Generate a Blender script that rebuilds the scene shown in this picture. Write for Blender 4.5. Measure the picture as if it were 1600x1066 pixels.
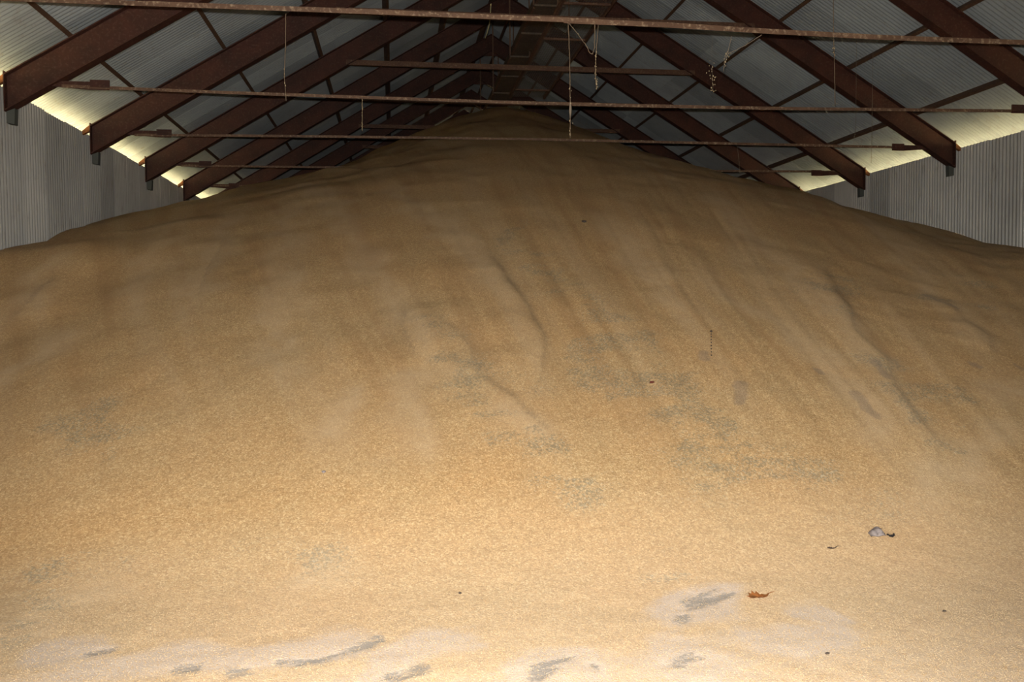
import bpy, math, random, json
import numpy as np
from mathutils import Matrix, Vector

# ---------------------------------------------------------------- camera, light, exposure
for o in list(bpy.data.objects):
    bpy.data.objects.remove(o)
SC = bpy.context.scene
COL = SC.collection
EYE = Vector((-2.7458, -11.4023, 1.5996))
R_ = Vector((0.99034, -0.13838, -0.00846)); U_ = Vector((0.01419, 0.04045, 0.99908)); F_ = Vector((0.13791, 0.98955, -0.04202))
cam_d = bpy.data.cameras.new('camera'); cam = bpy.data.objects.new('camera', cam_d); COL.objects.link(cam)
m3 = Matrix((R_, U_, -F_)).transposed()
cam.matrix_world = Matrix.Translation(EYE) @ m3.to_4x4()
cam_d.sensor_width = 36.0; cam_d.lens = 1320.58 / 1600 * 36; cam_d.clip_start = .02; cam_d.clip_end = 300
SC.camera = cam
SC.view_settings.view_transform = 'Standard'; SC.view_settings.look = 'None'
SC.view_settings.gamma = 1.0; SC.view_settings.use_curve_mapping = False
SC.view_settings.exposure = 0.0
w = bpy.data.worlds.new('world'); SC.world = w; w.use_nodes = True
wn = w.node_tree; bg = wn.nodes['Background']
sky = wn.nodes.new('ShaderNodeTexSky'); sky.sky_type = 'NISHITA'; sky.sun_disc = False
sky.sun_elevation = math.radians(48); sky.sun_rotation = math.radians(20)
wn.links.new(sky.outputs[0], bg.inputs[0]); bg.inputs[1].default_value = SKY_STRENGTH = 0.6
sd = bpy.data.lights.new('sun', 'SUN'); sun = bpy.data.objects.new('sun', sd); COL.objects.link(sun)
sd.energy = 125.0; sd.color = (1.0, .93, .78); sd.angle = math.radians(.6)
sun.rotation_euler = Vector((.42, -.62, -1.0)).to_track_quat('-Z', 'Y').to_euler()
fd = bpy.data.lights.new('camera_flash', 'SPOT'); flash = bpy.data.objects.new('camera_flash', fd); COL.objects.link(flash)
fd.energy = 2700; fd.color = (1.0, .94, .86); fd.shadow_soft_size = .018
fd.spot_size = math.radians(104); fd.spot_blend = .75
flash.matrix_world = Matrix.Translation(EYE + U_ * .115 + F_ * .02) @ m3.to_4x4()

# ---------------------------------------------------------------- dimensions
W = 7.6132; ZE = 4.432; T = .6054; PH = math.atan(T); CS = math.cos(PH); SN = math.sin(PH)
PUR = .16                     # purlin depth under the sheets
Y0, Y1 = -12.0, 30.0
BAY = 3.0
def ztop(x): return ZE + (W - abs(x)) * T
random.seed(7); rng = np.random.default_rng(5)

# ---------------------------------------------------------------- materials
def mat(name, color, rough=.6, metal=0., spec=.3):
    m = bpy.data.materials.new(name); m.use_nodes = True
    b = m.node_tree.nodes['Principled BSDF']
    b.inputs['Base Color'].default_value = (*color, 1); b.inputs['Roughness'].default_value = rough
    b.inputs['Metallic'].default_value = metal; b.inputs['Specular IOR Level'].default_value = spec
    return m, m.node_tree, b
def noise(nt, scale, detail=4, coord=None, rough=.55, vec=None):
    n = nt.nodes.new('ShaderNodeTexNoise'); n.inputs['Scale'].default_value = scale; n.inputs['Detail'].default_value = detail
    n.inputs['Roughness'].default_value = rough
    if vec is not None: nt.links.new(vec, n.inputs['Vector'])
    return n.outputs['Fac']
def ramp(nt, fac, stops):
    r = nt.nodes.new('ShaderNodeValToRGB'); nt.links.new(fac, r.inputs[0]); e = r.color_ramp.elements
    while len(e) < len(stops): e.new(.5)
    for el, (p, c) in zip(e, stops): el.position = p; el.color = (*c, 1) if len(c) == 3 else c
    return r.outputs[0]
def mix(nt, fac, a, b, mode='MIX'):
    n = nt.nodes.new('ShaderNodeMix'); n.data_type = 'RGBA'; n.blend_type = mode
    for s, v in ((n.inputs[0], fac), (n.inputs[6], a), (n.inputs[7], b)):
        if hasattr(v, 'is_output'): nt.links.new(v, s)
        elif isinstance(v, (int, float)): s.default_value = v
        else: s.default_value = (*v, 1)
    return n.outputs[2]
def mth(nt, op, a, b=None, clamp=False):
    n = nt.nodes.new('ShaderNodeMath'); n.operation = op; n.use_clamp = clamp
    for s, v in ((n.inputs[0], a), (n.inputs[1], b)):
        if v is None: continue
        if hasattr(v, 'is_output'): nt.links.new(v, s)
        else: s.default_value = v
    return n.outputs[0]
def coord(nt, which='Object', scale=None):
    t = nt.nodes.new('ShaderNodeTexCoord').outputs[which]
    if scale:
        mp = nt.nodes.new('ShaderNodeMapping'); mp.inputs['Scale'].default_value = scale
        nt.links.new(t, mp.inputs[0]); return mp.outputs[0]
    return t
def attr(nt, name):
    a = nt.nodes.new('ShaderNodeAttribute'); a.attribute_name = name; return a.outputs['Fac']
def bump(nt, b, h, strength, dist):
    n = nt.nodes.new('ShaderNodeBump'); n.inputs['Strength'].default_value = strength; n.inputs['Distance'].default_value = dist
    nt.links.new(h, n.inputs['Height']); nt.links.new(n.outputs[0], b.inputs['Normal'])
def geo_pos(nt, scale=None):
    g = nt.nodes.new('ShaderNodeNewGeometry').outputs['Position']
    if scale:
        mp = nt.nodes.new('ShaderNodeMapping'); mp.inputs['Scale'].default_value = scale
        nt.links.new(g, mp.inputs[0]); return mp.outputs[0]
    return g

def red_oxide(name, a, b_, dust=.25):
    m, nt, b = mat(name, a, .62, 0, .25)
    p = geo_pos(nt)
    c = ramp(nt, noise(nt, 3.2, 6, vec=p, rough=.65), [(.32, b_), (.62, a)])
    c = mix(nt, mth(nt, 'MULTIPLY', mth(nt, 'SUBTRACT', noise(nt, 28, 5, vec=p), .52, True), dust * 6, True), c, (.30, .215, .14))
    nt.links.new(c, b.inputs['Base Color'])
    bump(nt, b, noise(nt, 60, 3, vec=p), .25, .003)
    return m
M_RUST = red_oxide('red_oxide_paint', (.066, .023, .0155), (.038, .016, .012), .10)
M_BAR = red_oxide('rusty_bar_iron', (.145, .082, .050), (.085, .046, .029), .9)
M_COLLAR = red_oxide('rusty_collar_iron', (.115, .060, .038), (.075, .038, .026), .3)
M_PURLIN = red_oxide('brown_purlin_paint', (.115, .062, .036), (.075, .042, .028), .2)
M_ORANGE = red_oxide('orange_rust', (.30, .11, .03), (.2, .07, .02), .2)
M_DARKWOOD = red_oxide('dusty_brown_trough', (.085, .062, .045), (.05, .038, .03), .3)
M_WIRE, _, _ = mat('old_wire', (.10, .085, .07), .6, .3)
M_BLOCK, nt, b = mat('grey_bearing_block', (.085, .09, .08), .8)

def sheet_material(name, base, dark, stain):
    m, nt, b = mat(name, base, .5, .15, .5)
    p = geo_pos(nt)
    oi = nt.nodes.new('ShaderNodeObjectInfo').outputs['Random']
    big = noise(nt, .7, 5, vec=p)
    c = ramp(nt, big, [(.3, dark), (.7, base)])
    tint = nt.nodes.new('ShaderNodeMapRange'); nt.links.new(oi, tint.inputs[0]); tint.inputs[3].default_value = .72; tint.inputs[4].default_value = 1.12
    g = nt.nodes.new('ShaderNodeCombineColor')
    for i in range(3): nt.links.new(tint.outputs[0], g.inputs[i])
    c = mix(nt, 1.0, c, g.outputs[0], 'MULTIPLY')
    st = mth(nt, 'MULTIPLY', mth(nt, 'SUBTRACT', noise(nt, 9, 7, vec=geo_pos(nt, (1, 1, .25)), rough=.7), .56, True), 3.2, True)
    c = mix(nt, st, c, stain)
    nt.links.new(c, b.inputs['Base Color'])
    return m
M_ROOF = sheet_material('galvanised_roof_sheet', (.31, .34, .35), (.215, .235, .245), (.17, .14, .10))
M_WALL = sheet_material('galvanised_wall_sheet', (.47, .465, .44), (.33, .325, .305), (.17, .14, .11))
M_CONC, nt, b = mat('concrete_floor', (.30, .28, .26), .85)
c = ramp(nt, noise(nt, 6, 6, vec=geo_pos(nt)), [(.35, (.21, .195, .18)), (.7, (.33, .31, .29))]); nt.links.new(c, b.inputs['Base Color'])
M_DIRT, nt, b = mat('dry_straw_ground', (.5, .42, .24), .9)
c = ramp(nt, noise(nt, 1.5, 6, vec=geo_pos(nt)), [(.35, (.42, .36, .20)), (.7, (.58, .49, .28))]); nt.links.new(c, b.inputs['Base Color'])

# grain
M_GRAIN, nt, b = mat('wheat_grain', (.5, .3, .13), .7, 0, .25)
P = geo_pos(nt)
vo = nt.nodes.new('ShaderNodeTexVoronoi'); vo.inputs['Scale'].default_value = 115; nt.links.new(P, vo.inputs['Vector'])
sepc = nt.nodes.new('ShaderNodeSeparateColor'); nt.links.new(vo.outputs['Color'], sepc.inputs[0])
ksp = ramp(nt, sepc.outputs[0], [(0, (.37, .22, .10)), (.3, (.46, .285, .135)), (.75, (.53, .34, .165)), (1, (.66, .47, .26))])
clump = ramp(nt, noise(nt, 30, 3, vec=P), [(.3, (.90, .90, .90)), (.7, (1.07, 1.06, 1.06))])
col = mix(nt, 1.0, ksp, clump, 'MULTIPLY')
hue = ramp(nt, noise(nt, .9, 4, vec=P), [(.35, (1.0, 1.0, .96)), (.65, (.97, 1.035, 1.06))])
col = mix(nt, 1.0, col, hue, 'MULTIPLY')
A_st, A_ch, A_cr, A_du, A_fo, A_se, A_ba = [attr(nt, n) for n in ('streak', 'chaff', 'crust', 'dust', 'foot', 'seam', 'bare')]
A_dk = attr(nt, 'dark')
n_mid = noise(nt, 9, 5, vec=P, rough=.65)
n_fin = noise(nt, 55, 4, vec=P, rough=.7)
st = mth(nt, 'MULTIPLY', A_st, mth(nt, 'ADD', n_mid, .15), True)
col = mix(nt, mth(nt, 'MULTIPLY', A_dk, .45), col, (.37, .215, .095))
col = mix(nt, mth(nt, 'MULTIPLY', st, .8, True), col, (.56, .41, .25))
n_spk = noise(nt, 52, 3, vec=P, rough=.6)
chm = mth(nt, 'MULTIPLY', mth(nt, 'MULTIPLY', mth(nt, 'SUBTRACT', mth(nt, 'ADD', mth(nt, 'MULTIPLY', mth(nt, 'MULTIPLY', A_ch, n_mid), .40), n_spk), .675, True), 12.0, True), mth(nt, 'ADD', .25, A_ch, True))
col = mix(nt, mth(nt, 'MULTIPLY', chm, .50), col, (.15, .15, .11))
chs = mth(nt, 'MULTIPLY', A_ch, .06)
plm = mth(nt, 'MULTIPLY', mth(nt, 'SUBTRACT', noise(nt, 61, 3, vec=geo_pos(nt, (1.1, .9, 1)), rough=.6), .56, True), mth(nt, 'MULTIPLY', A_ch, 9.0), True)
col = mix(nt, mth(nt, 'MULTIPLY', plm, .5), col, (.62, .56, .42))
col = mix(nt, chs, col, (.33, .31, .22))
crm = mth(nt, 'MULTIPLY', mth(nt, 'SUBTRACT', mth(nt, 'MULTIPLY', A_cr, mth(nt, 'ADD', n_mid, n_fin)), .50, True), 3.2, True)
col = mix(nt, mth(nt, 'MULTIPLY', A_se, mth(nt, 'MULTIPLY', mth(nt, 'SUBTRACT', n_fin, .3, True), 1.7), True), col, (.24, .19, .13))
col = mix(nt, mth(nt, 'MULTIPLY', crm, .38), col, (.22, .18, .15))
mpd = nt.nodes.new('ShaderNodeMapping'); mpd.inputs['Rotation'].default_value = (0, 0, -.30); nt.links.new(P, mpd.inputs[0])
mpe = nt.nodes.new('ShaderNodeMapping'); mpe.inputs['Scale'].default_value = (2.2, 9, 2); nt.links.new(mpd.outputs[0], mpe.inputs[0])
n_ad = noise(nt, 1.0, 5, vec=mpe.outputs[0], rough=.65)
dum = mth(nt, 'MULTIPLY', mth(nt, 'SUBTRACT', mth(nt, 'MULTIPLY', A_du, mth(nt, 'ADD', mth(nt, 'MULTIPLY', n_ad, 1.8), .25)), .38, True), 2.0, True)
col = mix(nt, mth(nt, 'MULTIPLY', dum, .82), col, (.47, .385, .33))
col = mix(nt, mth(nt, 'MULTIPLY', A_fo, .50), col, (.60, .52, .42))  # pales the near grain: dust, plus overexposed light put into the colour
mpb = nt.nodes.new('ShaderNodeMapping'); mpb.inputs['Rotation'].default_value = (0, 0, -.36); nt.links.new(P, mpb.inputs[0])
mpc = nt.nodes.new('ShaderNodeMapping'); mpc.inputs['Scale'].default_value = (4.5, 17, 4); nt.links.new(mpb.outputs[0], mpc.inputs[0])
n_an = noise(nt, 1.0, 5, vec=mpc.outputs[0], rough=.7)
bsum = mth(nt, 'ADD', mth(nt, 'MULTIPLY', A_ba, .62), mth(nt, 'ADD', mth(nt, 'MULTIPLY', n_an, 1.5), mth(nt, 'MULTIPLY', n_spk, .7)))
bam = mth(nt, 'MULTIPLY', mth(nt, 'MULTIPLY', mth(nt, 'SUBTRACT', bsum, 1.52, True), 4.0, True), mth(nt, 'MULTIPLY', A_ba, 5.0, True))
col = mix(nt, mth(nt, 'MULTIPLY', bam, .85), col, (.245, .225, .20))
nt.links.new(col, b.inputs['Base Color'])
hb = mth(nt, 'SUBTRACT', mth(nt, 'MULTIPLY', n_fin, .6), vo.outputs['Distance'])
bump(nt, b, hb, .45, .004)

M_KERN, nt, b = mat('wheat_kernel', (.6, .4, .2), .5, 0, .35)
ri = nt.nodes.new('ShaderNodeNewGeometry').outputs['Random Per Island']
c = ramp(nt, ri, [(0, (.28, .18, .085)), (.25, (.36, .245, .125)), (.75, (.44, .32, .18)), (1, (.56, .45, .29))]); nt.links.new(c, b.inputs['Base Color'])
M_STRAND, _, _ = mat('dusty_string', (.20, .145, .095), .9)
M_WEB, _, _ = mat('dusty_cobweb', (.20, .16, .12), .9)
M_HUSK, _, _ = mat('pale_husk', (.42, .33, .20), .8)
M_LEAF, nt, b = mat('orange_dead_leaf', (.26, .09, .02), .6)
c = ramp(nt, noise(nt, 40, 4, vec=geo_pos(nt)), [(.35, (.15, .065, .02)), (.65, (.25, .085, .022))]); nt.links.new(c, b.inputs['Base Color'])
M_LEAFD, _, _ = mat('dark_dead_leaf', (.055, .035, .028), .7)
M_MAROON, _, _ = mat('maroon_husk', (.10, .025, .015), .7)
M_PAPER, nt, b = mat('crumpled_grey_paper', (.42, .37, .36), .8)
c = ramp(nt, noise(nt, 35, 4, vec=geo_pos(nt)), [(.35, (.17, .145, .14)), (.65, (.26, .225, .215))]); nt.links.new(c, b.inputs['Base Color'])
M_BLACK, _, _ = mat('black_plastic', (.015, .013, .013), .5)
M_LUMP, _, _ = mat('dark_clod', (.06, .045, .035), .9)
M_STRAW, _, _ = mat('straw_tube', (.34, .30, .16), .7)

# ---------------------------------------------------------------- mesh helpers
class MB:
    def __init__(s): s.v = []; s.f = []
    def quad_prism(s, sec, A, B, ex, ez):
        """closed section [(a,b)..] swept from A to B; ex, ez are the section axes"""
        n = len(sec); o = len(s.v)
        for Pp in (A, B):
            for a, b in sec: s.v.append(tuple(Vector(Pp) + Vector(ex) * a + Vector(ez) * b))
        for i in range(n):
            j = (i + 1) % n; s.f.append((o + i, o + j, o + n + j, o + n + i))
        s.f.append(tuple(o + i for i in range(n))[::-1]); s.f.append(tuple(o + n + i for i in range(n)))
    def box(s, x0, x1, y0, y1, z0, z1):
        s.quad_prism([(x0, z0), (x1, z0), (x1, z1), (x0, z1)], (0, y0, 0), (0, y1, 0), (1, 0, 0), (0, 0, 1))
    def bar(s, A, B, w_, h_, up=(0, 0, 1)):
        A = Vector(A); B = Vector(B); d = (B - A).normalized(); ex = d.cross(Vector(up)).normalized(); ez = ex.cross(d)
        s.quad_prism([(-w_/2, -h_/2), (w_/2, -h_/2), (w_/2, h_/2), (-w_/2, h_/2)], A, B, ex, ez)
    def tube(s, pts, r, n=5):
        pts = [Vector(p) for p in pts]; rs = r if isinstance(r, (list, tuple)) else [r] * len(pts); o = len(s.v)
        for i, p in enumerate(pts):
            d = (pts[min(i + 1, len(pts) - 1)] - pts[max(i - 1, 0)]).normalized()
            ex = d.cross(Vector((0, 1, .01))).normalized(); ez = ex.cross(d)
            for k in range(n):
                a = 2 * math.pi * k / n; s.v.append(tuple(p + (ex * math.cos(a) + ez * math.sin(a)) * rs[i]))
        for i in range(len(pts) - 1):
            for k in range(n):
                a = o + i * n + k; b = o + i * n + (k + 1) % n; s.f.append((a, b, b + n, a + n))
        s.f.append(tuple(o + k for k in range(n))); s.f.append(tuple(o + (len(pts) - 1) * n + k for k in range(n))[::-1])
    def blob(s, c, r, sx=1, sy=1, sz=1, seed=0, jit=.18):
        rr = random.Random(seed); o = len(s.v); t = (1 + 5 ** .5) / 2
        V = [(-1, t, 0), (1, t, 0), (-1, -t, 0), (1, -t, 0), (0, -1, t), (0, 1, t), (0, -1, -t), (0, 1, -t), (t, 0, -1), (t, 0, 1), (-t, 0, -1), (-t, 0, 1)]
        Fc = [(0,11,5),(0,5,1),(0,1,7),(0,7,10),(0,10,11),(1,5,9),(5,11,4),(11,10,2),(10,7,6),(7,1,8),(3,9,4),(3,4,2),(3,2,6),(3,6,8),(3,8,9),(4,9,5),(2,4,11),(6,2,10),(8,6,7),(9,8,1)]
        for v in V:
            q = Vector(v).normalized() * r * (1 + rr.uniform(-jit, jit)); s.v.append((c[0] + q.x * sx, c[1] + q.y * sy, c[2] + q.z * sz))
        for f_ in Fc: s.f.append(tuple(o + i for i in f_))
    def mesh(s, name, m, smooth=False):
        me = bpy.data.meshes.new(name); me.from_pydata(s.v, [], s.f); me.materials.append(m); me.validate(); me.update()
        if smooth: me.polygons.foreach_set('use_smooth', [True] * len(me.polygons))
        return me
    def build(s, name, m, parent=None, smooth=False):
        return link(name, s.mesh(name, m, smooth), parent)
def link(name, me, parent=None, loc=None):
    o = bpy.data.objects.new(name, me); COL.objects.link(o)
    if parent is not None: o.parent = parent
    if loc is not None: o.location = loc
    return o
def tag(o, label=None, cat=None, group=None, kind=None):
    if label: o['label'] = label
    if cat: o['category'] = cat
    if group: o['group'] = group
    if kind: o['kind'] = kind
    return o
def empty(name, loc, label, cat, group=None):
    o = bpy.data.objects.new(name, None); o.location = loc; o.empty_display_size = .2; COL.objects.link(o)
    return tag(o, label, cat, group)

# ---------------------------------------------------------------- the grain heap surface
CORR = np.array([[0,0,0,0,0,0,0,0,0,0,0,0,0,0,0,0,0],[1,1,0,0,0,0,0,0,0,0,0,0,0,0,0,0,0],[30,18,3,0,0,0,0,0,0,0,0,0,0,-1,-3,-4,-1],[39,31,12,0,0,0,0,0,0,0,0,0,-1,-11,-18,-16,-12],[20,15,8,0,0,0,0,0,0,0,0,-1,-4,-23,-26,-25,-25],[-5,-7,-8,-3,0,0,0,0,0,0,-2,-4,-6,-28,-30,-31,-38],[-5,-9,-12,-12,-10,-4,-1,0,0,-4,-8,-9,-18,-31,-28,-26,-30],[-13,-16,-19,-23,-23,-17,-7,0,-1,-7,-10,-16,-31,-39,-37,-30,-29],[-20,-26,-35,-40,-26,-20,-13,-1,-1,-6,-14,-31,-36,-39,-47,-47,-42],[-27,-35,-40,-49,-47,-31,-11,-1,0,-5,-26,-36,-37,-36,-41,-37,-25],[-39,-41,-38,-45,-56,-50,-23,-2,-3,-19,-33,-39,-40,-42,-38,-28,-19],[-40,-46,-47,-51,-59,-55,-41,-20,-19,-28,-31,-39,-45,-46,-27,-12,-17],[-25,-43,-57,-62,-59,-49,-37,-25,-17,-28,-29,-36,-45,-41,-18,-8,-6],[-20,-26,-42,-59,-58,-40,-28,-19,-10,-17,-22,-30,-34,-23,-17,-11,-2],[-19,-23,-26,-42,-59,-33,-23,-14,-6,-9,-11,-14,-10,-6,-6,-3,0],[-10,-18,-25,-37,-47,-21,-17,-8,-4,-6,-1,0,0,0,0,0,0],[-1,-5,-12,-17,-15,-4,-2,0,0,-1,0,0,0,0,0,0,0],[0,0,0,0,0,0,0,0,0,0,0,0,0,0,0,0,0]]) / 100.0
CY = np.linspace(-11, 26, 38)[7:25]
def fbil(x, y):
    i = np.clip((x + W) / (2 * W) * 16, 0, 16 - 1e-9); j = np.clip(y + 4, 0, 17 - 1e-9)
    a = i.astype(int); c_ = j.astype(int); s = i - a; t = j - c_
    s = s * s * (3 - 2 * s); t = t * t * (3 - 2 * t)
    return (CORR[c_, a] * (1 - s) + CORR[c_, a + 1] * s) * (1 - t) + (CORR[c_ + 1, a] * (1 - s) + CORR[c_ + 1, a + 1] * s) * t
def heap_base(x, y):
    r_ = np.hypot(x, np.where(y < 10.3, y - 10.3, np.maximum(y - 20, 0)))
    h = 6.67 - .37 * (np.sqrt(r_ ** 2 + 1) - 1) - .0068 * np.maximum(r_ - 8, 0) ** 2
    h = h + .8 * np.exp(-((x - 7.6) / 2.2) ** 2 - ((y + 3) / 3) ** 2)
    k = .12; b_ = .02; q = (h - b_) / k
    h = b_ + np.where(q > 30, h - b_, k * np.log1p(np.exp(np.minimum(q, 30))))
    return np.maximum(h + fbil(x, y), .012)
_lat = rng.random((64, 64))
def vnoise(x, y, s):
    x = x * s + 31.7; y = y * s + 17.3
    i = np.floor(x).astype(int); j = np.floor(y).astype(int); a = x - i; b_ = y - j
    a = a * a * (3 - 2 * a); b_ = b_ * b_ * (3 - 2 * b_)
    g = lambda p, q: _lat[p % 64, q % 64]
    return (g(i, j) * (1 - a) + g(i + 1, j) * a) * (1 - b_) + (g(i, j + 1) * (1 - a) + g(i + 1, j + 1) * a) * b_ - .5
FEAT = json.loads('''{"edge":[[[-1.68,-2.29],[-1.62,-2.92],[-1.48,-3.66],[-1.5,-4.25],[-1.59,-4.71],[-1.67,-5.01]],[[-1.68,-5.65],[-1.87,-5.09],[-2.06,-4.79],[-2.14,-4.33],[-2.27,-3.92],[-2.4,-3.63]],[[-2.6,-3.46],[-2.6,-3.97],[-2.52,-4.42]],[[2.79,-3.83],[2.76,-4.16],[2.56,-4.48]],[[2.14,-2.32],[1.61,-3.56],[1.42,-4.23],[1.37,-4.68],[1.21,-5.17],[1.15,-5.6],[1.13,-5.88],[0.91,-6.22]],[[2.79,-3.18],[2.84,-3.47],[2.83,-3.7]],[[-4.79,-0.61],[-4.69,-2.06],[-4.68,-2.72]],[[-2.67,2.1],[-3.55,3.73],[-4.86,5.51]],[[-6.33,-1.67],[-6.42,-1.95],[-6.44,-2.55]]],"streak":[[[-4.06,2.24],[-3.32,-0.64],[-2.97,-2.46],[-2.61,-3.73],[-2.47,-4.43],[-2.34,-4.84]],[[-2.86,0.96],[-2.24,-1.22],[-1.86,-2.7],[-1.68,-3.36]],[[1.82,0.65],[1.49,-2.22],[1.45,-3.72],[1.23,-4.68],[1.15,-5.27],[1.05,-5.75]],[[0.35,-2.86],[0.66,-4.02],[0.81,-4.7],[0.73,-5.43],[0.58,-6.03]],[[-4.93,0.6],[-4.74,-1.46],[-4.69,-2.39],[-4.62,-3.16]],[[-4.09,0.69],[-4.01,-1.11],[-3.92,-2.17],[-3.74,-3.69],[-3.61,-4.58]],[[-6.54,-1.08],[-6.48,-1.79],[-6.5,-2.54]],[[2.09,-5.48],[1.15,-6.03],[0.4,-6.46]],[[-2.62,-4.4],[-2.64,-5.21],[-2.61,-5.7]],[[-5.92,0.85],[-5.35,-1.66],[-5.25,-2.93]],[[-1.87,-5.09],[-1.74,-5.7]],[[3.89,-0.13],[3.07,-2.7],[2.7,-4.23]],[[-0.22,-0.97],[-0.21,-2.87],[0.05,-4.02]],[[-6.02,-3.82],[-5.86,-3.45],[-5.95,-2.9]],[[-4.58,-7.19],[-4.45,-6.66],[-4.14,-6.46]],[[-3.08,-4.69],[-3.18,-5.48]],[[2.56,-4.89],[1.95,-5.24]],[[-3.25,-6.93],[-3.0,-6.6]]],"chaff":[[[-1.4,-1.83],[-1.21,-2.79],[-0.95,-3.71],[-0.64,-4.33],[-0.46,-4.71]],[[-1.1,-3.83],[-1.06,-4.62],[-1.05,-5.0],[-0.71,-5.37],[-0.34,-5.69],[-0.08,-6.12],[0.11,-6.44],[0.17,-6.69]],[[-2.6,-3.46],[-2.29,-4.14],[-1.99,-5.23],[-1.81,-5.63]],[[-1.82,-5.69],[-1.66,-5.98],[-1.43,-5.95]],[[-1.14,-6.26],[-0.76,-6.17],[-0.3,-6.11],[-0.01,-6.26]],[[-0.9,-5.94],[-0.33,-5.98]],[[1.67,-2.93],[1.65,-3.96]],[[2.82,-3.08],[3.18,-3.5],[3.38,-3.88]],[[1.27,-5.08],[1.1,-5.75],[1.01,-6.09]],[[-3.15,-6.52],[-3.14,-6.89]],[[-4.83,-6.35],[-4.5,-6.78],[-4.54,-6.91]],[[-1.62,-6.85],[-1.17,-6.85]],[[3.62,-2.59],[3.75,-3.42]],[[-1.23,-5.32],[-0.76,-5.53]],[[-4.69,-6.99],[-4.51,-7.14]],[[-2.1,-5.36],[-1.78,-5.7]],[[-1.15,-1.17],[-1.67,-2.74]],[[-1.34,-4.17],[-0.82,-4.92],[-0.37,-5.4]],[[-0.84,-4.63],[-0.55,-5.05]],[[1.11,-4.68],[1.38,-5.07],[1.85,-5.06]],[[-5.29,-4.45],[-4.72,-5.11]]],"crust":[[[0.8,-5.18],[0.76,-5.44],[0.8,-5.59]],[[1.27,-4.73],[1.18,-5.09]],[[2.16,-4.67],[2.23,-4.7],[2.27,-4.75]],[[2.68,-4.62],[2.67,-4.7],[2.73,-4.69]],[[0.67,-4.87],[0.68,-4.99]],[[-0.06,-5.07],[-0.07,-5.15]],[[2.79,-3.18],[2.84,-3.47],[2.84,-3.66]],[[-0.06,-5.07],[-0.18,-5.41]],[[-3.23,-5.74],[-3.22,-5.74]],[[-0.17,-4.58],[-0.22,-4.78]]],"dust":[[[-4.52,-7.38],[-4.28,-7.32],[-3.98,-7.28]],[[-4.39,-7.56],[-3.93,-7.55],[-3.52,-7.52],[-3.05,-7.38],[-2.81,-7.36]],[[-2.92,-7.69],[-2.67,-7.52],[-2.45,-7.41]],[[-2.38,-7.92],[-2.11,-7.8],[-1.84,-7.76]],[[-1.59,-7.51],[-1.23,-7.31],[-0.96,-7.17]],[[-1.54,-7.84],[-1.33,-7.75]],[[-1.57,-8.0],[-1.34,-7.93]],[[-0.72,-7.53],[-0.59,-7.48],[-0.44,-7.46]],[[-1.14,-7.67],[-0.77,-7.64]],[[-1.98,-7.84],[-1.83,-7.82]],[[-2.7,-7.72],[-2.92,-7.75]],[[-1.09,-7.7],[-0.55,-7.71]]],"bare":[[[-1.39,-7.39],[-1.22,-7.29],[-1.01,-7.2]],[[-1.4,-7.43],[-1.4,-7.55]],[[-1.55,-7.9],[-1.37,-7.78]],[[-2.3,-7.93],[-2.12,-7.82],[-1.92,-7.76]],[[-2.81,-7.8],[-2.67,-7.74],[-2.54,-7.7]],[[-3.51,-7.72],[-3.37,-7.64]],[[-4.18,-7.39],[-4.1,-7.34],[-3.96,-7.3]],[[-3.29,-7.59],[-3.16,-7.53]],[[-2.93,-7.42],[-2.8,-7.36]],[[-1.91,-7.91],[-1.86,-7.89]],[[-3.23,-7.6],[-3.05,-7.51],[-2.93,-7.42]],[[-3.1,-7.52],[-2.84,-7.39]],[[-2.76,-7.85],[-2.53,-7.72]],[[-3.81,-7.68],[-3.63,-7.65]],[[-1.2,-7.32],[-1.01,-7.2]]],"obj":[["leaf",[-0.86,-7.26]],["leaf2",[-0.24,-6.84]],["husk",[-0.75,-5.02]],["paper",[0.1,-6.73]],["black",[0.18,-6.72]],["bit1",[-0.01,-7.53]],["bit2",[-0.84,-7.9]],["bit3",[-0.84,-7.88]],["bit4",[0.01,-4.3]],["bit4b",[-0.14,-4.69]],["bit5",[-0.46,-1.37]],["bit6",[-3.22,-5.74]],["bit7",[-2.42,-6.99]]]}''')
def seg_dist(x, y, pl):
    """distance to a polyline, signed side and position along it (0..1)"""
    best = np.full(x.shape, 1e9); side = np.zeros(x.shape); along = np.zeros(x.shape)
    L = [0.0]
    for p, q in zip(pl[:-1], pl[1:]): L.append(L[-1] + math.hypot(q[0] - p[0], q[1] - p[1]))
    for n, (p, q) in enumerate(zip(pl[:-1], pl[1:])):
        dx, dy = q[0] - p[0], q[1] - p[1]; l2 = dx * dx + dy * dy + 1e-9
        t = np.clip(((x - p[0]) * dx + (y - p[1]) * dy) / l2, 0, 1)
        ex, ey = x - (p[0] + t * dx), y - (p[1] + t * dy); d = np.hypot(ex, ey)
        m_ = d < best; best = np.where(m_, d, best)
        side = np.where(m_, np.sign(dx * ey - dy * ex), side); along = np.where(m_, (L[n] + t * math.sqrt(l2)) / (L[-1] + 1e-9), along)
    return best, side, along
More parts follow.
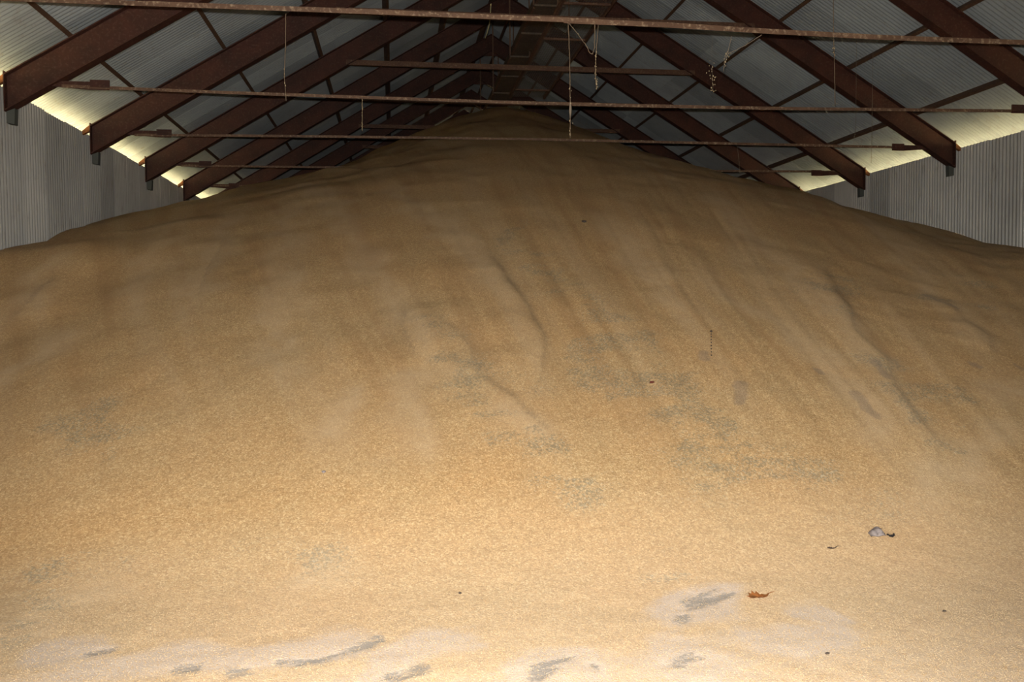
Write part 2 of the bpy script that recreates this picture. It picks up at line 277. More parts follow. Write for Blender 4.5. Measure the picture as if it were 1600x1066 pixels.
def detail(x, y):
    th = np.arctan2(x + .5, 15 + y) * 3.1; r_ = np.hypot(x + .5, 15 + y)
    wob = vnoise(x, y, .35) * .10
    flow = vnoise((th + wob) * 9, r_ * .22, 1) * 1.0 + vnoise((th + wob) * 26, r_ * .3, 1) * .5 + vnoise((th + wob * .6) * 60, r_ * .5, 1) * .22
    amp = np.clip((heap_base(x, y) - .08) / 1.2, 0, 1)
    h = flow * .034 * amp + vnoise(x, y, .9) * .035 * amp + vnoise(x, y, 3.1) * .012 * (amp + .25) + vnoise(x, y, 8) * .004 + vnoise(x, y, 19) * .003
    for i, pl in enumerate(FEAT['edge']):
        wob2 = vnoise(x, y, 2.2) * .10
        d, s, a = seg_dist(x + wob2, y - wob2, pl); fade = np.clip(np.minimum(a, 1 - a) * 5 + .15, 0, 1)
        up = [1, 1, 1, 1, 1, 1, 1, 1, 1][i] * EDGE_SIDE[i]; H = EDGE_H[i]
        sd_ = s * up * d
        st_ = 1 / (1 + np.exp(-np.clip(sd_ / .022, -30, 30)))
        h = h + H * fade * (st_ * np.exp(-np.maximum(sd_, 0) / .55) - (1 - st_) * .25 * np.exp(-np.maximum(-sd_, 0) / .3))
    return h
EDGE_SIDE = [-1, 1, 1, -1, -1, -1, -1, 1, 1]
EDGE_H = [.034, .014, .018, .022, .018, .012, .016, .05, .014]
def mask(x, y, pls, wd, warp=.12):
    out = np.zeros(x.shape); wx = vnoise(x, y, 3.7) * warp * 2; wy = vnoise(y, x, 3.3) * warp * 2
    for pl in pls:
        x0 = min(p[0] for p in pl) - wd * 3; x1 = max(p[0] for p in pl) + wd * 3; y0 = min(p[1] for p in pl) - wd * 3; y1 = max(p[1] for p in pl) + wd * 3
        sel = (x > x0) & (x < x1) & (y > y0) & (y < y1)
        if not sel.any(): continue
        d, s, a = seg_dist((x + wx)[sel], (y + wy)[sel], pl); v = np.exp(-(d / wd) ** 2) * np.clip(np.minimum(a, 1 - a) * 4 + .35, 0, 1)
        out[sel] = np.maximum(out[sel], v)
    return out
def bare_mask(x, y):
    m_ = mask(x, y, FEAT['bare'], .048, .10) + .55 * vnoise(x * .7 - y * .3, y * 1.6, 9) + .5 * vnoise(x, y, 26) - .05
    return np.clip((m_ - .36) * 2.6, 0, 1)
def heap_z(x, y):
    x = np.asarray(x, float); y = np.asarray(y, float)
    h = heap_base(x, y) + detail(x, y)
    h = np.maximum(h, .010 + .006 * vnoise(x, y, 5))
    bm = bare_mask(x, y)
    return h - .003 * bm
def hz(x, y): return float(heap_z(np.array([x]), np.array([y]))[0])
def axis(parts):
    out = []
    for a, b_, s in parts: out += list(np.arange(a, b_ - s * .5, s))
    out.append(parts[-1][1]); return np.array(out)
xs = axis([(-W + .01, -4.8, .045), (-4.8, 1.8, .022), (1.8, W - .01, .045)])
ys = axis([(-11.6, -8.7, .12), (-8.7, -6.4, .017), (-6.4, -2, .034), (-2, 11, .07), (11, Y1 - .3, .35)])
GX, GY = np.meshgrid(xs, ys); fx, fy = GX.ravel(), GY.ravel()
fz = heap_z(fx, fy)
nxv, nyv = len(xs), len(ys)
idx = np.arange(nxv * nyv).reshape(nyv, nxv)
quads = np.stack([idx[:-1, :-1], idx[:-1, 1:], idx[1:, 1:], idx[1:, :-1]], -1).reshape(-1, 4)
def np_mesh(name, co, faces, m):
    me = bpy.data.meshes.new(name); n = faces.shape[1]
    me.vertices.add(len(co)); me.vertices.foreach_set('co', co.astype(np.float32).ravel())
    me.loops.add(faces.size); me.loops.foreach_set('vertex_index', faces.astype(np.int32).ravel())
    me.polygons.add(len(faces)); me.polygons.foreach_set('loop_start', np.arange(0, faces.size, n, dtype=np.int32))
    me.polygons.foreach_set('use_smooth', np.ones(len(faces), bool))
    me.update(calc_edges=True); me.materials.append(m); return me
hm = np_mesh('grain_heap', np.stack([fx, fy, fz], -1), quads, M_GRAIN)
th = np.arctan2(fx + .5, 15 + fy) * 3.1; rr_ = np.hypot(fx + .5, 15 + fy)
wobf = vnoise(fx, fy, .4) * .10 + vnoise(fx, fy, 1.3) * .02
upper = np.clip((fz - .25) / .9, 0, 1)
f1 = vnoise((th + wobf) * 13, rr_ * .22, 1); f2 = vnoise((th + wobf) * 34, rr_ * .34, 1); f3 = vnoise((th + wobf) * 80, rr_ * .5, 1)
flow = np.clip(np.clip(f1 * 1.5 + f2 * 1.2 + f3 * .5, -1, 1) * 1.5 - .12, 0, 1) * upper
dark = np.clip(np.clip(-f2 * 1.5 - f1 * .7 + f3 * .6, -1, 1) * 1.8 - .35, 0, 1) * upper
lobe = np.zeros(fx.shape); seam = np.zeros(fx.shape)
for i, pl in enumerate(FEAT['edge']):
    wob2 = vnoise(fx, fy, 2.2) * .10
    d, s, a = seg_dist(fx + wob2, fy - wob2, pl); fade = np.clip(np.minimum(a, 1 - a) * 5 + .15, 0, 1) * (d < 1.5)
    sd_ = s * EDGE_SIDE[i] * d
    lobe = np.maximum(lobe, fade * (sd_ > 0) * np.exp(-np.abs(sd_) / .22)); seam = np.maximum(seam, fade * (sd_ <= 0) * np.exp(-np.abs(sd_) / .06))
A = {'streak': np.clip(mask(fx, fy, FEAT['streak'], .16, .16) * .9 + flow * .5 + .5 * lobe, 0, 1), 'seam': seam, 'bare': mask(fx, fy, FEAT['bare'], .085, .10),
     'chaff': np.clip((.85 * mask(fx, fy, FEAT['chaff'], .13, .20) + .95 * mask(fx, fy, FEAT['chaff'], .34, .3)) * np.clip(.55 + 1.5 * vnoise(fx + .4 * fy, fy * 4.5, 1.4) + .9 * vnoise(fx * 1.5, fy * 5, 3.3), .16, 1) + np.clip(vnoise(fx, fy, .8) - .22, 0, 1) * .8, 0, 1),
     'dark': dark,
     'crust': mask(fx, fy, FEAT['crust'], .07, .05),
     'dust': np.clip(mask(fx, fy, FEAT['dust'], .17, .12) + .35 * np.clip((-7.5 - fy) * 2 + vnoise(fx, fy * 2.5, 1.5) * 1.5, 0, 1), 0, 1),
     'foot': np.clip((-6.0 - fy) / 2.2, 0, 1)}
for n_, v_ in A.items():
    at_ = hm.attributes.new(n_, 'FLOAT', 'POINT'); at_.data.foreach_set('value', v_.astype(np.float32))

# ---------------------------------------------------------------- the setting
floor = MB(); floor.box(-W - .15, W + .15, Y0, Y1, -.12, 0); tag(floor.build('floor', M_CONC), kind='structure')
g = MB()
g.box(-60, 60, -70, 90, -.40, -.125)
tag(g.build('ground', M_DIRT), kind='structure')

def corrugated(width, length, waves, amp, seg=8):
    """sheet in local XY (X across the waves, Y along), Z = wave; a thin sheet with two faces"""
    n = waves * seg + 1; u = np.linspace(0, width, n); z = amp * np.cos(np.linspace(0, 2 * math.pi * waves, n))
    co = []
    for yy in (0, length):
        for k in range(n): co.append((u[k], yy, z[k]))
    f_ = np.array([(k, k + 1, n + k + 1, n + k) for k in range(n - 1)])
    return np.array(co), f_
SHW = .75
SLOPE = (W + .38) / CS
ceiling = bpy.data.objects.new('ceiling', None); COL.objects.link(ceiling); tag(ceiling, kind='structure')
co, fc = corrugated(SHW + .03, SLOPE * .52, 9, .020)
roof_me = np_mesh('roof_sheet', co, fc, M_ROOF)
cap_me = None
for side in (-1, 1):
    # local X -> world Y, local Y -> down the slope, Z -> out
    for i in range(int((Y1 - Y0) / SHW)):
        for row in range(2):
            o = link('roof_sheet', roof_me, ceiling)
            d = Vector((side * CS, 0, -SN)); nrm = Vector((side * SN, 0, CS)); ydir = Vector((0, 1, 0)) * (1 if side < 0 else -1)
            # keep right handed: X x Y = Z
            X_ = Vector((0, 1, 0)); 
            if X_.cross(d).dot(nrm) < 0: X_ = -X_
            M = Matrix((X_, d, nrm)).transposed().to_4x4()
            s0 = row * SLOPE * .48
            base = Vector((0, 0, ztop(0) + PUR / CS)) + d * s0 + nrm * (.025 + .006 * (1 - row) + .001 * (i % 2) + random.uniform(0, .002))
            base.y = Y0 + i * SHW + (0 if X_.y > 0 else SHW)
            o.matrix_world = Matrix.Translation(base) @ M
rc = MB()
for s in (-1, 1):
    rc.quad_prism([(0, 0), (.004, 0), (.004, .30), (0, .30)], (0, Y0, ztop(0) + PUR / CS + .05), (0, Y1, ztop(0) + PUR / CS + .05), (s * SN, 0, CS), (s * CS, 0, -SN))
rc.build('ridge_cap', M_ROOF, ceiling)

wall_l_me = np_mesh('wall_sheet', *corrugated(SHW + .02, ZE, 9, .019), M_WALL)
for side, nm in ((-1, 'wall_left'), (1, 'wall_right')):
    wl = bpy.data.objects.new(nm, None); COL.objects.link(wl); tag(wl, kind='structure')
    for i in range(int((Y1 - Y0) / SHW)):
        o = link('wall_sheet', wall_l_me, wl)
        X_ = Vector((0, 1, 0)); Y_ = Vector((0, 0, 1)); Z_ = Vector((1, 0, 0))
        o.matrix_world = Matrix.Translation((side * (W + .022 + .002 * (i % 2)), Y0 + i * SHW, random.choice((0, -.012, .0, .0)) )) @ Matrix((X_, Y_, Z_)).transposed().to_4x4()
# far gable with a wide high opening, and the front gable with the doorway the picture is taken from
def gable(name, y, dx, dz, zt):
    g_ = MB(); t_ = .05
    g_.quad_prism([(-W, 0), (-dx, 0), (-dx, ztop(-dx) - .02), (-W, ZE - .02)], (0, y, 0), (0, y + t_, 0), (1, 0, 0), (0, 0, 1))
    g_.quad_prism([(dx, 0), (W, 0), (W, ZE - .02), (dx, ztop(dx) - .02)], (0, y, 0), (0, y + t_, 0), (1, 0, 0), (0, 0, 1))
    g_.quad_prism([(-dx, dz), (dx, dz), (dx, ztop(dx) - .02), (0, ztop(0) - .02), (-dx, ztop(dx) - .02)], (0, y, 0), (0, y + t_, 0), (1, 0, 0), (0, 0, 1))
    if zt > 0: g_.box(-dx, dx, y, y + t_, 0, zt)
    return tag(g_.build(name, M_WALL), kind='structure')
gable('wall_back', Y1, 1.5, 5.2, 3.4)
gable('wall_front', Y0 - .05, .6, 2.1, 0)

# ---------------------------------------------------------------- steel frames
D = .386; FW = .17; FT = .013; XO = 7.47
def rafter_mesh(side):
    m_ = MB()
    n_ = D / CS
    zl = lambda x, off: ztop(x) - off / CS
    def slab(o0, o1, hw):       # band between perpendicular offsets o0<o1, half width hw, from outer end to ridge
        m_.quad_prism([(side * XO, zl(XO, o1)), (0, zl(0, o1)), (0, zl(0, o0)), (side * XO, zl(XO, o0))], (0, -hw, 0), (0, hw, 0), (1, 0, 0), (0, 0, 1))
    slab(0, FT, FW / 2); slab(D - FT, D, FW / 2); slab(FT, D - FT, .005)
    return m_.mesh('rafter', M_RUST)
def end_plate_mesh(side):
    m_ = MB(); x = XO; m_.box(*(sorted((side * x, side * (x + .014)))), -.085, .085, ztop(x) - D / CS - .01, ztop(x) + .03); return m_.mesh('end_plate', M_RUST)
def block_mesh(side):
    m_ = MB(); z1 = ztop(XO) - D / CS; m_.quad_prism([(side * XO, z1 - .15), (side * (XO - .09), z1 - .165), (side * (XO - .10), z1 + .03), (side * XO, z1 - .01)], (0, -.05, 0), (0, .05, 0), (1, 0, 0), (0, 0, 1)); return m_.mesh('bearing_block', M_BLOCK)
def cleat_mesh(side):
    m_ = MB(); m_.quad_prism([(side * (XO + .016), ZE + .00), (side * (W - .005), ZE - .06), (side * (W - .005), ZE + .0), (side * (XO + .016), ZE + .10)], (0, -.04, 0), (0, .03, 0), (1, 0, 0), (0, 0, 1)); return m_.mesh('eave_cleat', M_ORANGE)
HR = 4.40; XR = 6.92
def bracket_mesh(side):
    m_ = MB(); zf = lambda x: ztop(x) - D / CS
    m_.quad_prism([(side * (XR + .02), zf(XR + .02) + .0), (side * (XR - .42), HR - .045), (side * (XR - .66), HR - .045), (side * (XR - .66), HR + .055), (side * (XR - .10), HR + .055)], (0, -.030, 0), (0, -.018, 0), (1, 0, 0), (0, 0, 1))
    m_.box(*(sorted((side * (XR - .44), side * (XR - .67)))), -.05, -.03, HR - .015, HR + .075)
    return m_.mesh('tie_bracket', M_RUST)
HC = 6.477; XC = 3.50
def angle(m_, x0, x1, y, z, s, t=.006):
    m_.box(x0, x1, y - s / 2, y + s / 2, z - t, z); m_.box(x0, x1, y - s / 2, y - s / 2 + t, z - s, z - t)
SAG = {-1: [(-7, 4.425), (-3, 4.436), (0, 4.428), (1, 4.404), (2.5, 4.382), (7, 4.40)], 0: [(-7, 4.395), (-5, 4.363), (-1, 4.325), (2.5, 4.338), (7, 4.40)],
       1: [(-7, 4.38), (-3.7, 4.416), (0, 4.435), (4, 4.425), (7, 4.415)], 2: [(-7, 4.385), (0, 4.40), (7, 4.455)], 3: [(-7, 4.42), (7, 4.42)]}
def tie_mesh(which, k):
    m_ = MB(); pf = SAG.get(k, SAG[3]); px = [p[0] for p in pf]; pz = [p[1] for p in pf]
    xm = {-1: -.68, 0: .05, 1: .3}.get(k, .1)
    g_ = .046 if k < 0 else .038
    a, b_, y, s_ = (-XR + .1, xm, -.018, g_) if which < 0 else (xm - .35, XR - .1, .006, g_ + .005)
    q = np.linspace(a, b_, 15)
    for u, v in zip(q[:-1], q[1:]):
        zu, zv = np.interp([u, v], px, pz) + s_ / 2
        for (y0, y1, d0, d1) in ((y - s_ / 2, y + s_ / 2, -.006, 0), (y - s_ / 2, y - s_ / 2 + .006, -s_, -.006)):
            m_.quad_prism([(y0, d0), (y1, d0), (y1, d1), (y0, d1)], (u, 0, zu), (v, 0, zv), (0, 1, 0), (0, 0, 1))
    return m_.mesh('tie_bar', M_BAR)
def collar_mesh():
    m_ = MB(); m_.box(-XC - .12, XC + .12, -.045, -.039, HC - .05, HC + .05); m_.box(-XC - .12, XC + .12, -.039, .02, HC - .05, HC - .043)
    return m_.mesh('collar_beam', M_COLLAR)
def apex_mesh():
    m_ = MB(); zz = ztop(0); m_.quad_prism([(-.22, ztop(.22) - D / CS), (.22, ztop(.22) - D / CS), (.22, ztop(.22) - .03), (0, zz - .02), (-.22, ztop(.22) - .03)], (0, -.015, 0), (0, -.006, 0), (1, 0, 0), (0, 0, 1)); return m_.mesh('apex_plate', M_RUST)
SH = {s: (rafter_mesh(s), end_plate_mesh(s), block_mesh(s), cleat_mesh(s), bracket_mesh(s)) for s in (-1, 1)}
COLM = collar_mesh(); APM = apex_mesh()
where = {-1: 'nearest rust-red steel roof frame, its long tie bar crossing the very top of the picture',
         0: 'rust-red steel roof frame whose thick left rafter ends in the top left corner',
         1: 'steel roof frame with its left rafter foot second from the left wall corner',
         2: 'steel frame whose collar beam shows as a short bar clear above the heap peak',
         3: 'steel roof frame whose left rafter foot just clears the grain at the left wall',
         4: 'first dark steel roof frame with both rafter feet buried behind the grain heap',
         5: 'second dark steel roof frame behind the grain peak, feet hidden by the heap',
         6: 'third dark steel roof frame behind the grain peak, feet hidden by the heap',
         7: 'fourth dark steel roof frame behind the grain peak, in the dim far roof',
         8: 'fifth dark steel roof frame behind the grain peak, in the dim far roof',
         9: 'last dark steel roof frame in front of the far gable wall'}
for k in range(-1, 10):
    y = k * BAY
    t = empty('portal_frame', (0, y, 0), where[k], 'steel frame', 'steel roof frames')
    for s in (-1, 1):
        rm, em, bm, cm, brm = SH[s]; tm = tie_mesh(s, k)
        ra = link('rafter', rm, t); link('end_plate', em, ra); tag(link('bearing_block', bm, ra), 'grey bearing block'); tag(link('eave_cleat', cm, ra), 'orange rusty cleat')
        if k <= 3: link('tie_bracket', brm, t); link('tie_bar', tm, t)   # further back they are deep inside the grain
    if k >= 0: link('collar_beam', COLM, t)
    link('apex_plate', APM, t)

# purlins on top of the rafters, one continuous angle each
PX = [6.68, 5.387, 4.083, 2.78, 1.48, .24]
rank = ['lowest', 'second lowest', 'third lowest', 'third highest', 'second highest', 'highest']
for s in (-1, 1):
    for i, px in enumerate(PX):
        m_ = MB(); c0 = Vector((s * px, 0, ztop(px) + .0))
        ex = Vector((s * CS, 0, -SN)); ez = Vector((s * SN, 0, CS)); c0 += ez * .006
        m_.quad_prism([(-.03, 0), (-.03, .008), (.022, .008), (.022, PUR - .004), (.03, PUR - .004), (.03, 0)], c0 + Vector((0, Y0 + .05, 0)), c0 + Vector((0, Y1 - .05, 0)), ex, ez)
        tag(m_.build('purlin', M_PURLIN), '%s brown steel purlin under the %s roof slope, running along the barn' % (rank[i], 'left' if s < 0 else 'right'), 'purlin', 'roof purlins')

# ---------------------------------------------------------------- walkway and conveyor trough under the ridge
wy0, wy1, wx0, wx1, wz = -8.8, 8.75, .06, .885, 6.56
t = empty('walkway', (.47, wy0, wz), 'rusty wire mesh walkway on steel rails hung under the roof ridge above the heap', 'walkway')
def child(m_, name, mt, par, smooth=False):
    o = m_.build(name, mt, None, smooth); o.parent = par; o.matrix_parent_inverse = Matrix.Translation(-par.location); return o
for x in (wx0, wx1):
    m_ = MB(); m_.box(x - .02, x + .02, wy0, wy1, wz - .03, wz + .04); m_.box(x - .035, x + .035, wy0, wy1, wz + .032, wz + .04); child(m_, 'side_rail', M_COLLAR, t)
yy = wy0 + .05
while yy < wy1:
    m_ = MB(); m_.box(wx0 + .02, wx1 - .02, yy - .025, yy + .025, wz - .035, wz + .0); child(m_, 'cross_member', M_COLLAR, t); yy += 1.86
m_ = MB(); zc = wz + .006
for x in np.arange(wx0 + .03, wx1, .045): m_.bar((x, wy0, zc), (x, wy1, zc), .004, .004)
for y in np.arange(wy0, wy1, .06): m_.bar((wx0, y, zc + .004), (wx1, y, zc + .004), .004, .004)
tag(child(m_, 'mesh_floor', M_WIRE, t), kind='stuff')
for y in np.arange(-6 - .2, 8.7, 3.0):
    for x in (wx0, wx1):
        m_ = MB(); m_.bar((x, y, wz), (x, y, ztop(x) - D / CS), .022, .008, (0, 1, 0)); child(m_, 'hanger', M_PURLIN, t)

cx0, cx1, cz0, cz1 = -.245, .20, 6.76, 6.98
t = empty('conveyor_trough', (0, -8.8, cz0), 'long dusty brown conveyor trough running directly below the roof ridge, left of the walkway', 'conveyor')
m_ = MB(); y0, y1 = -8.8, 14.5
m_.box(cx0, cx1, y0, y1, cz0, cz0 + .012); m_.box(cx0, cx0 + .012, y0, y1, cz0 + .012, cz1); m_.box(cx1 - .012, cx1, y0, y1, cz0 + .012, cz1)
child(m_, 'trough', M_DARKWOOD, t)
for x in (cx0 - .02, cx1 + .02):
    m_ = MB(); m_.box(x - .02, x + .02, y0, y1, cz0 - .012, cz0 + .02); child(m_, 'edge_rail', M_COLLAR if x < 0 else M_DARKWOOD, t)
for y in np.arange(-7.4, 14, 1.5):
    m_ = MB(); m_.box(cx0 - .05, cx1 + .05, y - .03, y + .03, cz0 - .045, cz0 - .013); child(m_, 'cross_bracket', M_DARKWOOD, t)
for y in np.arange(-6 + .25, 14, 3.0):
    for x in (cx0 - .03, cx1 + .03):
        m_ = MB(); m_.bar((x, y, cz0 - .03), (x, y, ztop(x) - .05), .03, .008, (0, 1, 0)); child(m_, 'hanger', M_PURLIN, t)
m_ = MB(); m_.tube([(-1.043, 4.0, 6.427), (-1.0, 4.0, 6.55), (-.959, 4.0, 6.70), (-.93, 4.0, 7.05)], .009, 6)
tag(m_.build('thin_tube', M_STRAW, None, True), 'thin straw-coloured tube hanging beside the conveyor trough near the ridge', 'tube')

# ---------------------------------------------------------------- strings and cobwebs
def string(name, pts, r, beads, label, mt=M_STRAND, seed=1, cat='string', group=None, blend=8):
    rr = random.Random(seed); P_ = [Vector(p) for p in pts]; fine = []
    for a, b_ in zip(P_[:-1], P_[1:]):
        for k in range(blend): fine.append(a.lerp(b_, k / blend) + Vector((rr.uniform(-1, 1), 0, rr.uniform(-1, 1))) * .002)
    fine.append(P_[-1])
    t_ = empty(name, tuple(P_[0]), label, cat, group)
    m_ = MB(); m_.tube(fine, [.6 * r * rr.uniform(.75, 1.3) for _ in fine], 5); child(m_, 'strand', mt, t_, True)
    if beads:
        m_ = MB()
        for n_ in range(beads[0]):
            u_ = beads[1] + (beads[2] - beads[1]) * rr.random(); q = fine[min(int(u_ * (len(fine) - 1)), len(fine) - 1)]
            m_.blob((q.x + rr.gauss(0, beads[3]), q.y + rr.gauss(0, .01), q.z + rr.gauss(0, .01)), rr.uniform(.004, .008), .7, .7, 1.3, rr.random())
        tag(child(m_, 'husk_beads', M_HUSK, t_), 'pale husks caught on the strand', kind='stuff')
    return t_
string('hanging_string', [(-3.727, -3, 4.40), (-3.735, -3, 4.1), (-3.752, -3, 3.80), (-3.740, -3, 3.574)], .0045, (5, .55, 1, .003), 'long thin string hanging from the nearest tie bar at the left', seed=2)
string('hanging_string', [(-3.118, 0, 4.353), (-3.123, 0, 4.1), (-3.125, 0, 3.911)], .005, (22, .05, 1, .004), 'short knobbly cobweb string hanging from the second tie bar left of the heap peak', M_HUSK, 3)
string('hanging_string', [(-.982, -3, 4.42), (-.969, -3, 4.1), (-.965, -3, 3.62), (-.967, -3, 3.274)], .006, (16, .6, 1, .006), 'longest string in the middle, hanging down to the heap peak with a thick dusty end', seed=4)
m_ = MB(); m_.tube([(-.966, -3.002, 3.63), (-.964, -3.002, 3.58), (-.965, -3.002, 3.54), (-.966, -3.002, 3.47)], [.006, .013, .014, .005], 7)
o = m_.build('dust_clump', M_WEB, None, True); tag(o, 'thick dusty clump wrapped around the longest middle string', 'dust clump')
string('looped_string', [(-.975, -3, 4.41), (-.90, -3, 4.33), (-.80, -3, 4.20), (-.76, -3, 4.125), (-.733, -3, 4.115), (-.712, -3, 4.18), (-.708, -3, 4.43)], .0055, None, 'looped string draped between two points of the nearest tie bar', seed=5)
string('hanging_string', [(-.670, -3, 4.44), (-.680, -3, 4.32), (-.700, -3, 4.10), (-.705, -3, 3.95), (-.695, -3, 3.764)], .0055, (34, .45, 1, .006), 'string with clusters of pale husks just right of the looped string', seed=6)
string('cobweb', [(1.053, -3, 4.37), (.90, -3, 4.27), (.776, -3, 4.206), (.687, -3, 4.165), (.66, -3, 4.08)], .006, (8, .6, 1, .012), 'slanting dusty cobweb below the nearest tie bar right of the walkway', M_WEB, 7, 'cobweb')
string('cobweb', [(.728, -3, 4.345), (.70, -3, 4.22), (.655, -3, 4.12), (.645, -3, 3.985)], .005, (10, .5, 1, .008), 'steep short cobweb strand with husks meeting the slanting cobweb', M_WEB, 8, 'cobweb')
string('cobweb', [(.53, -3, 4.36), (.516, -3, 4.18), (.52, -3, 4.0), (.53, -3, 3.751)], .0016, (26, .5, 1, .022), 'nearly invisible cobweb thread dotted with floating husks left of the slanting cobweb', M_WEB, 9, 'cobweb')
string('hanging_string', [(2.38, -2, ztop(2.38) + .02), (2.384, -2, 5.131), (2.39, -2, 4.75), (2.40, -2, 4.5), (2.418, -2, 3.912)], .006, (9, .55, .78, .005), 'long dark string hanging from the right roof slope past the nearest tie bar', seed=10)
string('hanging_string', [(3.32, 3, 4.391), (3.355, 3, 4.1), (3.369, 3, 3.897)], .005, (4, .8, 1, .003), 'short thin string hanging from the third tie bar right of the heap peak', M_WEB, 11)
string('hanging_string', [(4.99, 2, ztop(4.99) - .0), (4.985, 2, 4.532), (4.963, 2, 4.362)], .004, (3, .8, 1, .003), 'short faint thread under the right roof slope, left one of two', M_WEB, 12)
string('hanging_string', [(5.283, 2, ztop(5.283)), (5.28, 2, 4.5), (5.268, 2, 3.95)], .004, None, 'long faint thread under the right roof slope, right one of two', M_WEB, 13)

# ---------------------------------------------------------------- grain and what lies on it
heap = link('grain_heap', hm); tag(heap, 'huge heap of golden brown grain filling the barn from wall to wall', 'grain heap', kind='stuff')
# loose kernels on the near part of the heap
NK = 120000
u1 = rng.random(NK); kx = -4.7 + 6.4 * rng.random(NK); ky = -8.6 + 2.3 * u1 ** 1.25
keep = (rng.random(NK) > .6 * bare_mask(kx, ky)); kx, ky = kx[keep], ky[keep]
kz = np.maximum(heap_z(kx, ky), 0) + .0015
n = len(kx); yaw = rng.random(n) * 6.283; pit = rng.normal(0, .35, n); L_ = rng.uniform(.0028, .0042, n); Wd = L_ * rng.uniform(.42, .55, n)
ax = np.stack([np.cos(yaw) * np.cos(pit), np.sin(yaw) * np.cos(pit), np.sin(pit)], -1); bx = np.stack([-np.sin(yaw), np.cos(yaw), np.zeros(n)], -1); cx_ = np.cross(ax, bx)
c0 = np.stack([kx, ky, kz], -1); V = np.empty((n, 6, 3))
V[:, 0] = c0 + ax * L_[:, None]; V[:, 1] = c0 - ax * L_[:, None]; V[:, 2] = c0 + bx * Wd[:, None]; V[:, 3] = c0 - bx * Wd[:, None]; V[:, 4] = c0 + cx_ * Wd[:, None]; V[:, 5] = c0 - cx_ * Wd[:, None]
ft = np.array([(0, 2, 4), (2, 1, 4), (1, 3, 4), (3, 0, 4), (2, 0, 5), (1, 2, 5), (3, 1, 5), (0, 3, 5)])
Fk = (ft[None] + (np.arange(n) * 6)[:, None, None]).reshape(-1, 3)
km = np_mesh('kernel', V.reshape(-1, 3), Fk, M_KERN)
tag(link('kernel', km, heap), kind='stuff')

def leaf(name, x, y, size, mt, outline, label, rot=0, curl=.3):
    """a dead leaf: two-sided thickness, curled, with a stem"""
    z = hz(x, y); t_ = empty(name, (x, y, z + .004), label, 'leaf')
    m_ = MB(); n_ = len(outline); ca, sa = math.cos(rot), math.sin(rot)
    def lift(a, b_): return curl * size * (b_ * b_ * 1.6 + .35 * a * a) + .004
    for dz in (0, .0015):
        o_ = len(m_.v)
        m_.v.append((x, y, z + .004 + dz))
        for a, b_ in outline: m_.v.append((x + size * (a * ca - b_ * sa), y + size * (a * sa + b_ * ca), z + lift(a, b_) + dz))
        for k in range(n_):
            q = (o_, o_ + 1 + k, o_ + 1 + (k + 1) % n_); m_.f.append(q if dz else q[::-1])
    for k in range(n_):
        a = 1 + k; b_ = 1 + (k + 1) % n_; m_.f.append((a, b_, b_ + n_ + 1, a + n_ + 1))
    child(m_, 'blade', mt, t_)
    st_ = MB(); e = outline[0]; p0 = Vector((x + size * (e[0] * ca - e[1] * sa), y + size * (e[0] * sa + e[1] * ca), z + lift(*e)))
    p1 = p0 + Vector((math.cos(rot), math.sin(rot), .25)) * size * .30; st_.tube([p0 - Vector((ca, sa, 0)) * size * .1, p0.lerp(p1, .5) + Vector((0, 0, .002)), p1], [.0022, .0016, .0012], 5); child(st_, 'stem', mt, t_, True)
lobed = [(.62, .10), (.42, .10), (.30, .22), (.18, .20), (.08, .42), (-.04, .30), (-.14, .46), (-.24, .30), (-.40, .36), (-.42, .18), (-.60, .12), (-.50, 0), (-.62, -.14), (-.42, -.18), (-.36, -.38), (-.2, -.30), (-.06, -.44), (.06, -.26), (.2, -.34), (.30, -.14), (.46, -.05)]
OB = dict(FEAT['obj'])
leaf('dead_leaf', OB['leaf'][0] - .015, OB['leaf'][1], .108, M_LEAF, lobed, 'curled orange-brown dead leaf on the pale grain at the foot of the heap', .15, .6)
leaf('dead_leaf', *OB['leaf2'], .052, M_LEAFD, [(a, b_ * .7) for a, b_ in lobed], 'small dark dead leaf on the grain, up and right of the orange leaf', .1, 1.1)
def lump(name, pt, r, mt, label, cat, sx=1, sy=1, sz=.6, seed=1):
    m_ = MB(); m_.blob((pt[0], pt[1], hz(*pt) + r * sz * .5), r, sx, sy, sz, seed, .25); return tag(m_.build(name, mt), label, cat)
lump('grain_husk', OB['husk'], .018, M_MAROON, 'tiny maroon husk in the middle of the grey chaff band', 'husk', 1.3, .8, .7, 3)
# crumpled paper and black scrap
px_, py_ = OB['paper']; z = hz(px_, py_)
t = empty('crumpled_paper', (px_, py_, z), 'crumpled grey paper scrap lying where the right slope meets the flat grain', 'paper')
m_ = MB(); N1, N2 = 9, 7; prnd = random.Random(4)
for layer in (0, 1):
    for j in range(N2):
        for i in range(N1):
            a = i / (N1 - 1) - .5; b_ = j / (N2 - 1) - .5
            wv = 1 - .22 * b_ - .1 * math.cos(3 * a)
            hh = .038 * (1 - abs(2 * a) ** 4) * (1 - abs(2 * b_) ** 3) + .007 * math.sin(9 * a + 4 * b_) + prnd.uniform(-.003, .003)
            m_.v.append((px_ + a * .088 * wv + b_ * .012, py_ + b_ * .085 + .004 * math.sin(7 * a), z + max(.001, hh) + (.002 if layer == 0 else -.0)))
for layer in (0, 1):
    for j in range(N2 - 1):
        for i in range(N1 - 1):
            o_ = layer * N1 * N2; q = (o_ + j * N1 + i, o_ + j * N1 + i + 1, o_ + (j + 1) * N1 + i + 1, o_ + (j + 1) * N1 + i); m_.f.append(q if layer == 0 else q[::-1])
rim = [i for i in range(N1)] + [j * N1 + N1 - 1 for j in range(1, N2)] + [(N2 - 1) * N1 + i for i in range(N1 - 2, -1, -1)] + [j * N1 for j in range(N2 - 2, 0, -1)]
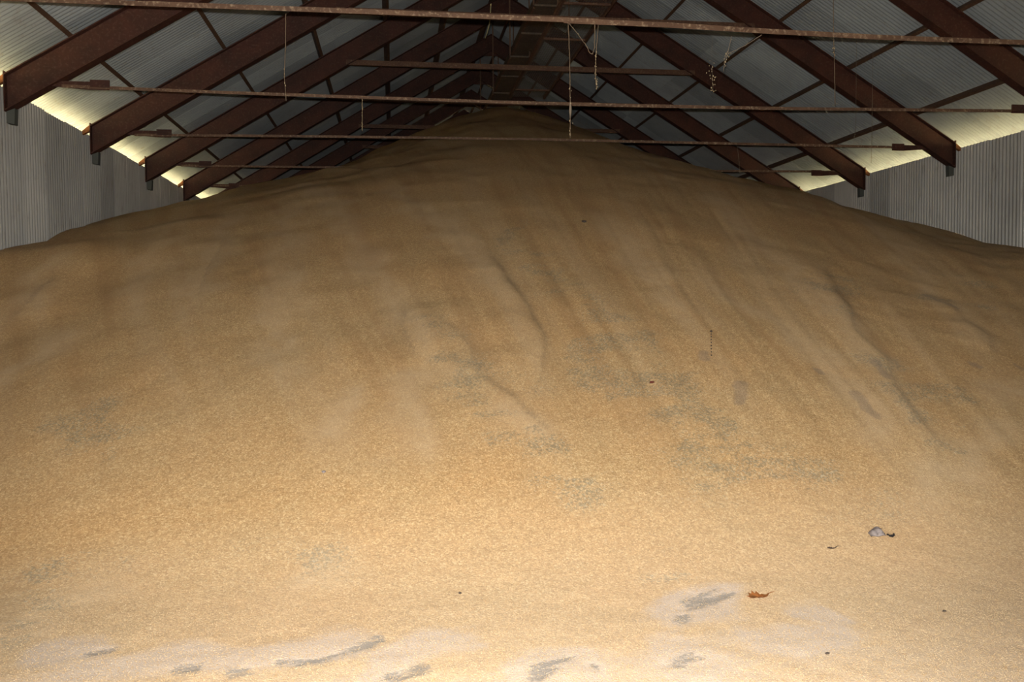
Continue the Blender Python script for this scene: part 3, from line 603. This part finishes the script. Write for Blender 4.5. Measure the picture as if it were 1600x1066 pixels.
for a, b_ in zip(rim, rim[1:] + rim[:1]): m_.f.append((b_, a, a + N1 * N2, b_ + N1 * N2))
child(m_, 'sheet', M_PAPER, t, True)
m_ = MB(); m_.tube([(px_ - .03, py_ - .02, z + .041), (px_, py_ - .022, z + .045), (px_ + .03, py_ - .018, z + .040)], .0016, 5); tag(child(m_, 'fold_line', M_LEAFD, t, True), 'dark fold across the paper')
bx_, by_ = px_ + .079, py_ - .03; zb = hz(bx_, by_)
m_ = MB()
for q in ((-.017, .004, .018, .0075), (-.006, 0, .012, .0085), (.006, -.002, .010, .0105), (.017, 0, .013, .0085), (.019, 0, .022, .006)): m_.blob((bx_ + q[0], by_ + q[1], zb + q[2]), q[3], 1.1, 1, .9, q[0])
tag(m_.build('plastic_scrap', M_BLACK), 'small jagged black scrap touching the right side of the grey paper', 'scrap')
lump('dark_pebble', OB['bit1'], .008, M_LUMP, 'tiny dark speck on the pale grain in the lower right corner area', 'pebble', 1.4, 1, .7, 5)
lump('dark_pebble', OB['bit2'], .008, M_LUMP, 'tiny dark speck near the bottom edge below the orange leaf', 'pebble', 1.6, 1, .7, 6)
lump('grain_clod', OB['bit6'], .016, M_PAPER, 'small pale grey clod low on the left face of the heap', 'clod', 1, 1, .6, 8)
lump('grain_clod', OB['bit5'], .03, M_LUMP, 'small dark clod high on the heap right of the peak', 'clod', 1.2, 1, .6, 9)
lump('dark_pebble', OB['bit7'], .008, M_LUMP, 'tiny dark speck on the pale grain left of the bottom middle', 'pebble', 1.2, 1, .7, 10)
p0, p1 = OB['bit4'], OB['bit4b']
t = empty('dotted_thread', (p0[0], p0[1], hz(*p0)), 'dark dotted thread lying down the slope right of the grey chaff band', 'thread')
m_ = MB()
for k in range(9):
    u_ = k / 8; x = p0[0] + (p1[0] - p0[0]) * u_; y = p0[1] + (p1[1] - p0[1]) * u_; m_.blob((x, y, hz(x, y) + .008), .012 if k == 0 else .007, 1, 1.2, 1, k)
tag(child(m_, 'knots', M_LUMP, t), kind='stuff')
